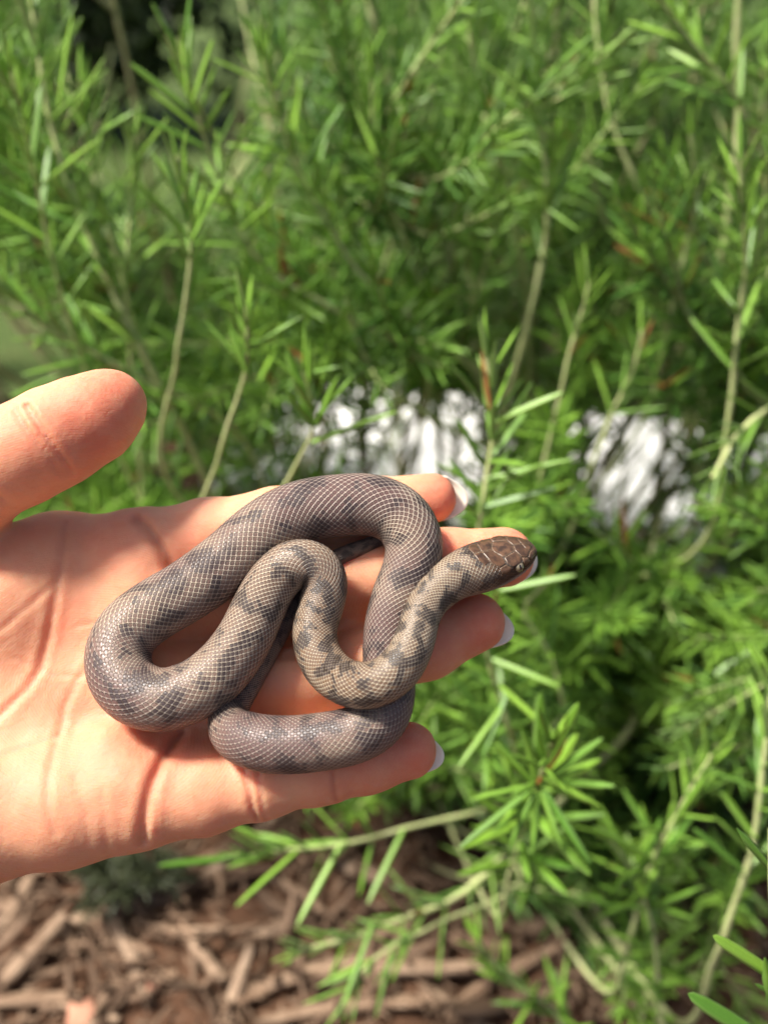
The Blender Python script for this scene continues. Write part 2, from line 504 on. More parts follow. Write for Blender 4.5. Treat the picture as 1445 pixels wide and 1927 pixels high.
def section(Lm, t):
    """radial factors (across, up) of the body's section at length Lm from the snout and angle t from the back"""
    hd = np.clip(1 - Lm / HEAD, 0, 1)
    sq = np.clip(hd * 2.2, 0, 1)
    up_ = np.where(np.cos(t) > 0, 1 - .30 * sq - .04, .93 - .25 * sq)
    ac = np.ones_like(t) * 1.0
    fl = 1 + .10 * sq * (np.abs(np.sin(2 * t)) ** 2)     # the head is boxier
    return ac * fl, up_ * fl
LI, TH = np.meshgrid(Li, th, indexing='ij')
ac, upf = section(LI, TH)
UU, VV = np.meshgrid(us, vv, indexing='ij')
p_, q_ = UU + VV, UU - VV
a_, b_ = p_ - np.floor(p_) - .5, q_ - np.floor(q_) - .5
e_ = .5 - (np.abs(a_) ** 5 + np.abs(b_) ** 5) ** .2
dome = (1 - np.exp(-e_ * 9)) * (.7 + .45 * (a_ + b_)) - .45
fade = np.clip((LI - 2.0) / 5, 0, 1)
amp = .15 * np.clip(Rr / 6, .3, 1)[:, None] * (.25 + .75 * fade)
# head: eye bulge and brow, mouth line
hs = LI / HEAD
brow = .35 * np.exp(-((hs - .34) / .13) ** 2 - ((np.abs(TH) - .95) / .22) ** 2) - .25 * np.exp(-((hs - .34) / .10) ** 2 - ((np.abs(TH) - 1.32) / .16) ** 2)
mouth = -.28 * np.exp(-((np.abs(TH) - 1.93) / .045) ** 2) * np.clip((.82 - hs) * 8, 0, 1)
jaw = .35 * np.exp(-((hs - .78) / .2) ** 2 - ((np.abs(TH) - 1.6) / .5) ** 2)
RAD = Rr[:, None] + dome * amp + (brow + mouth + jaw) * (hs < 1.3)
def at_surface(i_f, t, extra):
    """point on the snake's skin at fractional ring i_f and angle t, lifted by extra mm"""
    L_ = np.interp(i_f, np.arange(NU), Li)
    f = lambda X: np.stack([np.interp(i_f, np.arange(NU), X[:, j]) for j in range(3)], -1)
    c, s, n, r = f(Cl), f(S), f(N), np.interp(i_f, np.arange(NU), Rr)
    h_ = L_ / HEAD; ta = np.abs(t)
    bw = .35 * np.exp(-((h_ - .34) / .13) ** 2 - ((ta - .95) / .22) ** 2)
    a2, u2 = section(L_, t)
    rr = (r + bw + extra)
    return c + s * (rr * a2 * np.sin(t))[..., None] + n * (rr * u2 * np.cos(t))[..., None]
BV = Cl[:, None] + S[:, None] * (RAD * ac * np.sin(TH))[..., None] + N[:, None] * (RAD * upf * np.cos(TH))[..., None]
belly = np.clip((np.abs(TH) - 1.75) / .5, 0, 1)
V = BV.reshape(-1, 3)
F = grid_quads(NU, NV)[:, ::-1]
# close the snout with a small cap ring
c0 = Cl[0] - T[0] * .35
V = np.vstack([V, c0[None], Cl[-1:]])
cap = np.stack([np.arange(NV), np.full(NV, len(V) - 2), np.full(NV, len(V) - 2), (np.arange(NV) + 1) % NV], 1)
suv = np.zeros((len(V), 3)); suv[:-2] = np.stack([UU, VV, np.abs(TH)], -1).reshape(-1, 3)
suv[-2] = (0, NSC / 2, 0); suv[-1] = (us[-1], NSC / 2, 0)
hsv = np.r_[hs.ravel(), 0, 9]
sorg = c2w(hp(480, 1230, 0))
snake = link('snake', None, loc=sorg)
tag(snake, 'small brown patterned snake coiled in loops across the open hand', 'snake')

def u_near(x, y):
    d_ = np.linalg.norm(Cl - hp(x, y, 7), axis=1)
    return float(us[np.argmin(d_)])
STR0, STR1 = sorted((u_near(285, 1150), u_near(470, 1020))); STRV = 1.2
k = NT('snake_scales')
sx = k.n('SeparateXYZ'); k.put(k.attr('suv', 'Vector'), sx.inputs[0])
u, v, ta = sx.outputs
p, q = k.math('ADD', u, v), k.math('SUBTRACT', u, v)
fp, fq = k.math('FLOOR', p), k.math('FLOOR', q)
a, b = k.math('SUBTRACT', k.math('FRACT', p), .5), k.math('SUBTRACT', k.math('FRACT', q), .5)
e = k.math('SUBTRACT', .5, k.math('POWER', k.math('ADD', k.math('POWER', k.math('ABSOLUTE', a), 4.0), k.math('POWER', k.math('ABSOLUTE', b), 4.0)), .25))
cid = k.n('CombineXYZ'); k.put(fp, cid.inputs[0]); k.put(fq, cid.inputs[1])
wn_ = k.n('TexWhiteNoise', noise_dimensions='2D'); k.put(cid.outputs[0], wn_.inputs['Vector'])
rnd = wn_.outputs['Value']
cc = k.n('CombineXYZ'); k.put(k.math('MULTIPLY', k.math('ADD', fp, fq), .5), cc.inputs[0]); k.put(k.math('MULTIPLY', k.math('SUBTRACT', fp, fq), .5), cc.inputs[1])
blot = k.noise(cc.outputs[0], .25, 2, .4, .4)
blot2 = k.noise(cc.outputs[0], .09, 1, .5)
hsn = k.attr('hs')
neck = k.step(hsn, 3.5, 9.0, 1.0, 0.0)                   # fore part is browner and creamier
blv = k.math('ADD', blot, k.math('MULTIPLY', k.math('SUBTRACT', rnd, .5), .08))
st_ = k.math('MULTIPLY', k.step(k.math('ABSOLUTE', k.math('SUBTRACT', k.math('SUBTRACT', v, NSC / 2), STRV)), .4, 1.7, 1, 0), k.math('MULTIPLY', k.step(u, STR0, STR0 + 4), k.step(u, STR1 - 4, STR1, 1, 0)))
dark = k.math('MAXIMUM', k.step(k.math('ADD', blv, k.math('MULTIPLY', neck, -.012)), .50, k.math('SUBTRACT', .60, k.math('MULTIPLY', neck, .05))), k.math('MULTIPLY', st_, k.step(blot, .36, .5)))
body = k.mix(k.step(blot2, .35, .65), (.118, .067, .059), (.180, .115, .088))
body = k.mix(neck, body, (.135, .078, .045))
darkc = k.mix(neck, (.029, .0195, .0215), (.022, .013, .010))
body = k.mix(k.math('MULTIPLY', dark, k.math('ADD', .88, k.math('MULTIPLY', neck, .1))), body, darkc)
body = k.mix(k.math('MULTIPLY', rnd, .4), body, (.06, .04, .04))
edgec = k.mix(k.math('MAXIMUM', neck, k.step(blot2, .45, .68, 0, .8)), (.51, .415, .34), (.66, .555, .40))
tail_side = k.math('ADD', a, b)
ew = k.math('MULTIPLY', k.step(tail_side, -.55, .8, .05, .25), k.math('ADD', k.math('ADD', .75, k.math('MULTIPLY', neck, .35)), k.math('MULTIPLY', k.step(blot2, .42, .62), .5)))
edge = k.step(e, k.math('MULTIPLY', ew, .35), ew, 1.0, 0.0)
flank = k.step(ta, .2, 1.3, .70, 1.0)
edge = k.math('MULTIPLY', k.math('MULTIPLY', edge, flank), k.math('SUBTRACT', k.math('ADD', .75, k.math('MULTIPLY', rnd, .25)), k.math('MULTIPLY', dark, k.math('ADD', .35, k.math('MULTIPLY', neck, .25)))))
col = k.mix(k.math('MULTIPLY', edge, k.mix(neck, (.85,) * 3, (1,) * 3)), body, edgec)
col = k.mix(k.math('MULTIPLY', k.step(ta, 1.5, 2.3), .75), col, (.42, .34, .28))
headb = k.step(hsn, .62, 1.0, 1.0, 0.0)
headcol = k.mix(k.step(rnd, .2, .9), (.075, .038, .02), (.03, .018, .012))
headcol = k.mix(k.math('MULTIPLY', edge, .5), headcol, (.24, .17, .11))
headcol = k.mix(k.step(ta, 1.65, 1.95), headcol, (.32, .27, .23))
col = k.mix(headb, col, headcol)
hgt = k.math('MULTIPLY', k.step(e, 0.0, .16), k.math('ADD', .75, k.math('MULTIPLY', tail_side, .4)))
SNAKE = k.set(Base_Color=col, Roughness=k.step(rnd, 0, 1, .36, .55), Specular_IOR_Level=.45, Sheen_Weight=.0, Coat_Weight=.0, Coat_Roughness=.25,
              Normal=k.bump(hgt, 1.0, .0004, k.bump(k.noise(k.coord(), 2500, 2), .12, .0001)))
link('body', mesh_np('snake_body', local(c2w(V), sorg), np.vstack([F, cap]), SNAKE, {'suv': ('FLOAT_VECTOR', suv), 'hs': ('FLOAT', hsv)}), snake)

k = NT('head_shield')
oc = k.coord('Generated')
rndo = k.n('ObjectInfo').outputs['Random']
hc = k.mix(k.step(k.noise(k.coord(), 650, 4, .6), .35, .65), (.12, .062, .033), (.034, .019, .012))
hc = k.mix(k.math('MULTIPLY', rndo, .4), hc, (.10, .05, .025))
hc = k.mix(k.step(k.attr('rim'), .86, 1.0, 0, .6), hc, (.21, .145, .09))
SHIELD = k.set(Base_Color=hc, Roughness=.33, Coat_Weight=.15, Coat_Roughness=.3, Normal=k.bump(k.noise(k.coord(), 1800, 3), .2, .0002))
def shield(poly):
    """poly of (length fraction of head, angle in radians from the midline)"""
    P = np.array(poly, float)
    P2 = []
    for a, b in zip(P, np.roll(P, -1, 0)):
        for t in np.linspace(0, 1, 6, endpoint=False):
            P2.append(a + (b - a) * t)
    P2 = np.array(P2); c = P2.mean(0); m = len(P2)
    rings = [(.02, .20), (.35, .20), (.65, .185), (.85, .16), (.95, .12), (1.0, -.02)]
    V, rim = [], []
    for s_, hgt_ in rings:
        g = c + (P2 - c) * s_
        i_f = np.interp(g[:, 0] * HEAD, Li, np.arange(NU))
        V.append(at_surface(i_f, g[:, 1], hgt_)); rim += [s_] * m
    V = np.vstack(V)
    Fq = grid_quads(len(rings), m)
    me = mesh_np('head_shield', local(c2w(V), sorg), Fq, SHIELD, {'rim': ('FLOAT', np.array(rim))})
    link('head_shield', me, snake)
for sg in (1, -1):
    f = lambda L: [(a, b * sg) for a, b in L]
    shield(f([(.03, .02), (.05, .45), (.12, .62), (.16, .40), (.165, .02)]))                       # internasal
    shield(f([(.17, .02), (.165, .42), (.13, .64), (.20, .88), (.28, .70), (.31, .36), (.285, .02)]))   # prefrontal
    shield(f([(.32, .38), (.29, .72), (.33, .98), (.44, .98), (.50, .74), (.50, .50)]))              # supraocular
    shield(f([(.60, .02), (.515, .50), (.52, .74), (.62, .82), (.73, .55), (.76, .02)]))             # parietal
    shield(f([(.775, .02), (.745, .54), (.83, .62), (.90, .35), (.90, .02)]))
    shield(f([(.06, .70), (.13, .70), (.19, .92), (.16, 1.20), (.07, 1.15)]))
    shield(f([(.20, .95), (.275, .80), (.285, 1.10), (.26, 1.35), (.18, 1.25)]))
    shield(f([(.53, .78), (.46, 1.02), (.52, 1.25), (.62, 1.15), (.63, .86)]))
shield([(.295, 0), (.32, .33), (.42, .43), (.51, .44), (.585, .10), (.585, -.10), (.51, -.44), (.42, -.43), (.32, -.33)])   # frontal

k = NT('eye')
cx = k.n('SeparateXYZ'); k.put(k.coord('Object'), cx.inputs[0])
rr_ = k.math('SQRT', k.math('ADD', k.math('POWER', k.math('DIVIDE', cx.outputs[0], .28), 2), k.math('POWER', cx.outputs[1], 2)))
iris = k.mix(k.noise(k.coord('Object'), 2600, 3), (.24, .20, .13), (.10, .08, .05))
ec = k.mix(k.step(rr_, .0007, .00085), (.006, .005, .005), iris)
EYE = k.set(Base_Color=ec, Roughness=.06, Coat_Weight=1.0)
ea = np.linspace(0, math.pi, 13); eb = np.arange(20) * 2 * math.pi / 20
EAx, EBx = np.meshgrid(ea, eb, indexing='ij')
eyeme = mesh_np('eye', np.stack([np.sin(EAx) * np.cos(EBx), np.sin(EAx) * np.sin(EBx), np.cos(EAx)], -1).reshape(-1, 3) * .00128, grid_quads(13, 20), EYE)
for sg in (1, -1):
    i_f = np.interp(.35 * HEAD, Li, np.arange(NU)); i_f = np.array([i_f])
    P0 = at_surface(i_f, np.array([1.22 * sg]), -.55)[0]
    ii = int(i_f[0])
    nz = S[ii] * sg * .86 + N[ii] * .5
    nz /= np.linalg.norm(nz); ty = T[ii]; xx_ = T[ii] - nz * (T[ii] @ nz); xx_ /= np.linalg.norm(xx_); yy_ = np.cross(nz, xx_)
    o = link('eye', eyeme, snake)
    M = np.eye(4)
    M[:3, 0], M[:3, 1], M[:3, 2] = xx_ @ BASIS, yy_ @ BASIS, nz @ BASIS
    M[:3, 3] = c2w(P0) - sorg
    o.matrix_local = Matrix(M.tolist())
# ------------------------------------------------------------------ ground, path
def fbm(x, y, s):
    return (np.sin(x * s * 1.7 + 2 * np.sin(y * s * 1.1 + 1)) * np.sin(y * s * 1.9 + 1.5 * np.sin(x * s * .9)) + .5 * np.sin(x * s * 4.1 + y * s * 2.3) * np.sin(y * s * 3.7 - x * s * 1.9 + 2))
gx = np.r_[-400, -120, -40, -14, -6, -3, np.arange(-2, 2.01, .02), 3, 6, 14, 40, 120, 400]
gy = np.r_[-400, -120, -40, -14, -6, -3, -1, np.arange(-.4, 2.6, .02), 3, 4, 6, 14, 40, 120, 400]
GXX, GYY = np.meshgrid(gx, gy, indexing='ij')
gz = -.004 + (.006 * fbm(GXX, GYY, 9) + .003 * fbm(GXX + 3, GYY, 31)) * ((np.abs(GXX) < 2.1) & (GYY < 2.6) & (GYY > -.5))
k = NT('soil')
co = k.coord()
sc_ = k.mix(k.noise(co, 60, 5, .65), (.06, .03, .017), (.15, .08, .047))
sc_ = k.mix(k.step(k.noise(co, 14, 4), .45, .7), sc_, (.13, .062, .036))
SOIL = k.set(Base_Color=sc_, Roughness=.95, Specular_IOR_Level=.15, Normal=k.bump(k.noise(co, 140, 5, .7), .8, .006))
ground = link('ground', mesh_np('ground', np.stack([GXX, GYY, gz], -1).reshape(-1, 3), grid_quads(len(gx), len(gy), False), SOIL))
tag(ground, kind='structure')

k = NT('concrete')
co = k.coord()
cc_ = k.mix(k.noise(co, 9, 5, .6), (.72, .71, .68), (.82, .815, .80))
cc_ = k.mix(k.step(k.noise(co, 70, 4, .7), .55, .75, 0, .4), cc_, (.58, .56, .52))
CONC = k.set(Base_Color=cc_, Roughness=.85, Normal=k.bump(k.noise(co, 220, 4, .7), .4, .002))
# pale concrete slabs laid in a row behind the bush
pn = np.array([.34, .94]); pn /= np.linalg.norm(pn); pt = np.array([pn[1], -pn[0]])
path = link('path', None); tag(path, kind='structure')
def slab(a0, a1, b0, b1, z0, z1):
    bv = .006
    V, F = [], []
    for (i0, i1, j0, j1, z) in ((a0, a1, b0, b1, z0), (a0, a1, b0, b1, z1 - bv), (a0 + bv, a1 - bv, b0 + bv, b1 - bv, z1)):
        for a, b in ((i0, j0), (i1, j0), (i1, j1), (i0, j1)):
            xy = pt * a + pn * b
            V.append((xy[0], xy[1], z))
    for r in range(2):
        for j in range(4):
            F.append((r * 4 + j, r * 4 + (j + 1) % 4, r * 4 + 4 + (j + 1) % 4, r * 4 + 4 + j))
    F.append((8, 9, 10, 11))
    return link('slab', mesh_np('slab', np.array(V), np.array(F), CONC, smooth=False), path)
for i in range(-1, 6):
    slab(-.13 + i * .36, -.13 + i * .36 + .345, .765, 1.08, -.06, .016 + .002 * ((i * 7) % 3))

# lawn beyond the slabs
k = NT('lawn')
co = k.coord()
lc = k.mix(k.noise(co, 6, 4, .6), (.055, .095, .025), (.12, .17, .05))
lc = k.mix(k.step(k.noise(co, 45, 4, .7), .5, .75, 0, .6), lc, (.17, .16, .07))
LAWN = k.set(Base_Color=lc, Roughness=.9, Specular_IOR_Level=.15, Normal=k.bump(k.noise(co, 120, 5, .7), .9, .012))
la = np.array([-60, -20, -6, -2, -.56, -.52, 0, 2, 6, 20, 60.]); lb = np.array([1.12, 1.4, 2, 3, 6, 15, 40, 120])
AA, BB = np.meshgrid(la, lb, indexing='ij')
BB = np.where((BB < 1.2) & (AA < -.54), .86, BB)
lxy = AA[..., None] * pt + BB[..., None] * pn
link_lawn = link('lawn', mesh_np('lawn', np.concatenate([lxy, np.full(AA.shape + (1,), .012)], -1).reshape(-1, 3), grid_quads(len(la), len(lb), False), LAWN))
tag(link_lawn, kind='structure')

# ------------------------------------------------------------------ foliage
def leaf_template(cs, st):
    V, un = [], []
    for t, w, dz in st:
        for cxx, czz, u_ in cs:
            V.append((cxx * w, t, czz * w - dz)); un.append(u_)
    return np.array(V), grid_quads(len(st), len(cs)), np.array(un)
ST_HI = [(0, .028, 0), (.06, .045, 0), (.25, .060, .004), (.55, .062, .016), (.82, .052, .036), (.95, .030, .05), (1.0, .004, .056)]
ST_LO = [(0, .035, 0), (.3, .060, .005), (.75, .056, .03), (1.0, .008, .056)]
CS_HI = [(-1, -.35, .4), (-.55, .12, 0), (-.06, -.06, 0), (.06, -.06, 0), (.55, .12, 0), (1, -.35, .4), (.6, -.5, 1), (0, -.42, 1), (-.6, -.5, 1)]
CS_LO = [(-1, -.3, .3), (0, .1, 0), (1, -.3, .3), (0, -.5, 1)]
LV, LF, LU = leaf_template(CS_LO, ST_LO)
HVt, HFt, HUt = leaf_template(CS_HI, ST_HI)

def leaf_mat(name, top, top2, under, per_object=False, trans=.28):
    k = NT(name)
    rnd = k.n('ObjectInfo').outputs['Random'] if per_object else k.attr('tint')
    c = k.mix(rnd, top, top2)
    c = k.mix(k.step(k.noise(k.coord(), 90, 2), .35, .7, 0, .3), c, tuple(x * .7 for x in top))
    c = k.mix(k.math('MULTIPLY', k.attr('under'), .9), c, under)
    if not per_object: c = k.mix(k.step(rnd, 1.1, 1.4), c, (.28, .12, .035))
    k.set(Base_Color=c, Roughness=.36, Specular_IOR_Level=.5)
    tr = k.n('BsdfTranslucent'); k.put(k.mix(.35, c, (.30, .42, .05)), tr.inputs[0])
    ms = k.n('MixShader'); ms.inputs[0].default_value = trans
    k.t.links.new(k.b.outputs[0], ms.inputs[1]); k.t.links.new(tr.outputs[0], ms.inputs[2])
    k.t.links.new(ms.outputs[0], k.out.inputs[0])
    return k.m
LEAF = leaf_mat('rosemary_leaf', (.060, .185, .018), (.27, .50, .045), (.38, .54, .22))
LEAFO = leaf_mat('rosemary_leaf_single', (.11, .26, .028), (.30, .52, .055), (.42, .57, .24), True)
k = NT('rosemary_stem')
ag = k.attr('age')
stc = k.mix(k.step(ag, .25, .8), (.45, .50, .21), (.26, .175, .11))
stc = k.mix(k.step(k.noise(k.coord(), 160, 4, .6), .4, .7, 0, .3), stc, (.55, .52, .34))
STEM = k.set(Base_Color=stc, Roughness=.75, Specular_IOR_Level=.25, Normal=k.bump(k.noise(k.coord(), 500, 4, .7), .5, .001))

LEAVES = []      # pos, direction, normal, length, width factor, tint
def unitv(v):
    return v / (np.linalg.norm(v, axis=-1, keepdims=True) + 1e-12)
def grow(P, spacing, llen, bare=0.0, openb=55, opent=18, dens=1.0, tintb=0.0, wmul=1.0):
    """leaves along polyline P (root -> tip); bare = fraction of the length without leaves"""
    L = np.r_[0, np.cumsum(np.linalg.norm(np.diff(P, axis=0), axis=1))]
    T = unitv(np.gradient(P, axis=0))
    s = L[-1] * bare + spacing * RNG.uniform(0, 1)
    roll = RNG.uniform(0, 6.28)
    while s < L[-1]:
        f = s / L[-1]
        p = np.array([np.interp(s, L, P[:, j]) for j in range(3)])
        t = unitv(np.array([np.interp(s, L, T[:, j]) for j in range(3)]))
        a = unitv(np.cross(t, [.3, .5, .81])); b = np.cross(t, a)
        tipn = np.clip((L[-1] - s) / .06, 0, 1)           # 0 at the very tip
        ang = math.radians(opent + (openb - opent) * tipn)
        m = 2 if RNG.random() < .45 else 3
        for j in range(m + (2 if RNG.random() < .35 * dens else 0)):
            small = j >= m
            ph = roll + j * 2 * math.pi / (m if not small else 2) + RNG.normal(0, .25) + (.8 if small else 0)
            rad = a * math.cos(ph) + b * math.sin(ph)
            an = ang * (.55 if small else 1) + RNG.normal(0, .16)
            d = t * math.cos(an) + rad * math.sin(an)
            d = unitv(d + np.array([0, 0, .10 + .1 * RNG.random()]))
            nn = unitv(t - d * (t @ d))
            ln = llen * (RNG.uniform(.35, .6) if small else RNG.uniform(.72, 1.18)) * (.55 + .45 * tipn)
            LEAVES.append((p, d, nn, ln, wmul * RNG.uniform(.62, .98) * (1.1 if small else 1), np.clip(RNG.beta(2, 2.4) + tintb + .35 * (1 - tipn), 0, 1)))
        roll += math.pi / 2 + RNG.normal(0, .2)
        s += spacing * RNG.uniform(.7, 1.3) * (.55 + .45 * tipn)

bush_org = np.array([0.05, .62, 0.0])
bush = link('rosemary_bush', None, loc=bush_org)
tag(bush, 'large rosemary bush with narrow green leaves behind the hand', 'bush')
bush2_org = np.array([.25, 1.3, 0.0])
bush2 = link('rosemary_bush', None, loc=bush2_org)
tag(bush2, 'second rosemary bush growing behind the pale concrete slabs', 'bush')
BUSH = [(bush, bush_org), (bush2, bush2_org)]
def stem_obj(P, r0, r1, age0, age1, parent=None, org=None, k=7):
    n = len(P)
    R = np.linspace(r0, r1, n) * (1 + .12 * np.sin(np.arange(n) * 1.9 + RNG.uniform(0, 6)))
    V, F = tube(P, R, k)
    age = np.repeat(np.linspace(age0, age1, n), k)
    return link('stem', mesh_np('stem', local(V, bush_org if org is None else org), F, STEM, {'age': ('FLOAT', age)}), bush if parent is None else parent)

# stems that the photograph shows one by one: pixel polylines from the TIP downwards, depths in m, radius mm, age
HERO = [
    # pts, depth tip, depth base, r px, age at base, leaf px length, bare fraction, spacing
    ([(52, -60), (75, 110), (100, 250), (150, 400), (200, 520), (262, 650)], .40, .46, 9, .5, .026, .0, .010),
    ([(335, 70), (365, 190), (398, 295), (450, 430), (520, 520), (640, 590)], .38, .47, 7, .7, .026, .38, .0095),
    ([(490, 80), (520, 200), (548, 285), (605, 400), (690, 530), (790, 610)], .40, .50, 7, .6, .025, .30, .0095),
    ([(985, -70), (1005, 60), (1020, 240), (1030, 400), (1018, 500), (985, 640)], .42, .50, 8, .8, .026, .20, .011),
    ([(1115, -40), (1130, 120), (1155, 240), (1210, 370), (1275, 465), (1300, 560)], .47, .52, 7, .8, .022, .75, .010),
    ([(1392, 300), (1400, 420), (1402, 520), (1385, 640), (1370, 790)], .36, .42, 8, .4, .025, .1, .010),
    ([(335, 290), (352, 400), (360, 470), (345, 590), (332, 680)], .35, .40, 6, .4, .026, .50, .010),
    ([(462, 570), (466, 640), (462, 700), (440, 770), (415, 850)], .34, .38, 6, .4, .022, .45, .009),
    ([(560, 670), (583, 740), (592, 800), (570, 850), (545, 900)], .33, .37, 6, .3, .023, .40, .009),
    ([(916, 670), (925, 750), (928, 820), (915, 900), (900, 1000)], .34, .37, 8, .3, .026, .0, .009),
    ([(1108, 270), (1120, 350), (1140, 420), (1180, 480)], .50, .54, 7, .5, .020, .9, .010),
    ([(690, -20), (715, 100), (745, 200), (800, 340), (835, 450), (865, 550), (890, 650)], .56, .60, 11, 1.0, .022, .9, .012),
    ([(1392, -60), (1385, 100), (1392, 200), (1378, 330)], .48, .52, 10, 1.0, .022, .9, .012),
    ([(1040, 1395), (1015, 1470), (990, 1540), (960, 1640)], .30, .42, 7, .3, .026, .0, .008),
    ([(560, 1790), (655, 1768), (750, 1732), (860, 1688), (960, 1600), (1080, 1480)], .44, .50, 8, .6, .024, .15, .011),
    ([(905, 1120), (915, 1220), (935, 1300), (960, 1380)], .38, .42, 7, .5, .024, .0, .009),
    ([(1460, 1250), (1435, 1450), (1415, 1600), (1375, 1720), (1345, 1800)], .36, .42, 9, .4, .024, .3, .010),
    ([(1040, 1085), (985, 1150), (1035, 1230), (1060, 1330)], .42, .46, 6, .5, .022, .1, .010),
    ([(1340, 900), (1390, 815), (1450, 765), (1520, 720)], .40, .42, 8, .4, .024, .2, .010),
    ([(255, 250), (250, 350), (240, 470), (238, 560)], .42, .45, 6, .5, .026, .0, .009),
    ([(650, 560), (680, 660), (740, 740), (820, 790)], .45, .50, 7, .6, .022, .6, .010),
    ([(1110, 530), (1095, 590), (1070, 670), (1050, 760)], .40, .44, 6, .6, .024, .35, .009),
    ([(840, 60), (815, 170), (790, 280), (760, 380)], .52, .56, 6, .7, .022, .5, .010),
    ([(920, 200), (880, 320), (860, 420), (840, 520)], .50, .55, 6, .8, .022, .3, .010),
    ([(1230, -20), (1300, 80), (1370, 160), (1420, 260)], .40, .45, 7, .4, .025, .1, .009),
    ([(1180, 420), (1250, 520), (1330, 640), (1400, 720)], .44, .50, 6, .5, .024, .1, .009),
    ([(-40, 480), (60, 590), (150, 650), (270, 715)], .40, .46, 6, .5, .026, .2, .009),
    ([(20, 130), (60, 300), (90, 450), (130, 600)], .36, .44, 6, .3, .026, .0, .009),
    ([(470, 1610), (540, 1600), (640, 1590), (760, 1560)], .42, .46, 6, .5, .026, .1, .009),
    ([(640, 1900), (680, 1830), (740, 1780), (820, 1740)], .42, .46, 5, .4, .024, .2, .010),
    ([(1130, 1560), (1190, 1640), (1230, 1760), (1240, 1900)], .40, .46, 7, .4, .024, .1, .009),
    ([(1340, 1420), (1270, 1540), (1220, 1640), (1180, 1780)], .38, .46, 7, .4, .025, .2, .009),
    ([(150, 150), (165, 260), (190, 380), (225, 500)], .43, .48, 7, .3, .026, .1, .010),
    ([(610, 40), (640, 180), (690, 300), (730, 420)], .46, .52, 7, .4, .024, .2, .010),
    ([(880, 20), (895, 130), (930, 260), (960, 380)], .45, .50, 7, .4, .025, .3, .010),
    ([(1300, 250), (1310, 360), (1290, 470), (1260, 600)], .43, .48, 7, .4, .025, .1, .010),
    ([(700, 150), (705, 260), (725, 360), (760, 450)], .43, .49, 7, .3, .025, .2, .010),
    ([(1210, 620), (1190, 700), (1150, 780), (1120, 860)], .44, .48, 6, .4, .024, .2, .010),
    ([(900, 1780), (960, 1850), (1040, 1900), (1100, 1990)], .46, .50, 6, .5, .024, .1, .009),
]
for pts, d0, d1, rpx, age, ll, bare, sp in HERO:
    pts = np.array(pts, float)
    dd = np.linspace(d0, d1, len(pts))
    Pw = pw(pts[:, 0], pts[:, 1], dd)[::-1]               # base -> tip
    base = Pw[0]; dirn = unitv(Pw[0] - Pw[1])
    root = np.array([base[0] * .6 + bush_org[0] * .4 + RNG.normal(0, .05), max(base[1] + .06, .52) + abs(RNG.normal(0, .06)), .0])
    mid = base + dirn * .06 + np.array([0, .02, -.02])
    mid[2] = max(mid[2], .03)
    full = smooth_path(np.vstack([root, (root + mid) / 2 + RNG.normal(0, .012, 3), mid, Pw]), 46)
    r = rpx * d0 / FPX * .95
    stem_obj(full, r * 1.5, r * .62, min(1, age + .35), .0)
    L = np.r_[0, np.cumsum(np.linalg.norm(np.diff(full, axis=0), axis=1))]
    Pt = smooth_path(Pw, 40)
    grow(Pt, sp * 1.25, ll * 1.35, bare=bare, tintb=.2, wmul=1.12)
NHERO = len(LEAVES)
# the close sprig at the right edge, as near as the hand
spr = pw([1500, 1478, 1462, 1455, 1452], [2050, 1950, 1850, 1720, 1560], [.262, .252, .245, .240, .236])
root = np.array([.34, .42, 0.0])
full = smooth_path(np.vstack([root, (root + spr[0]) / 2 + [.0, .01, 0], spr]), 40)
stem_obj(full, .0022, .0010, .6, .0)
for (bx, by, tx, ty, db, dt) in ((1456, 1640, 1399, 1562, .240, .232), (1462, 1838, 1352, 1762, .245, .234), (1462, 1975, 1306, 1872, .25, .24), (1458, 1875, 1428, 1852, .246, .240),
                                 (1458, 1700, 1530, 1640, .24, .235), (1464, 1900, 1540, 1800, .246, .24), (1466, 1930, 1452, 1820, .25, .235), (1455, 1600, 1470, 1500, .238, .232), (1462, 1850, 1520, 1760, .244, .24)):
    a_, b_ = pw(bx, by, db), pw(tx, ty, dt)
    d = b_ - a_; ln = np.linalg.norm(d); d = d / ln
    nn = unitv(np.array([-.2, -.3, 1.0]) - d * (np.array([-.2, -.3, 1.0]) @ d))
    LEAVES.append((a_, d, nn, ln, 1.15, RNG.uniform(.1, .5)))
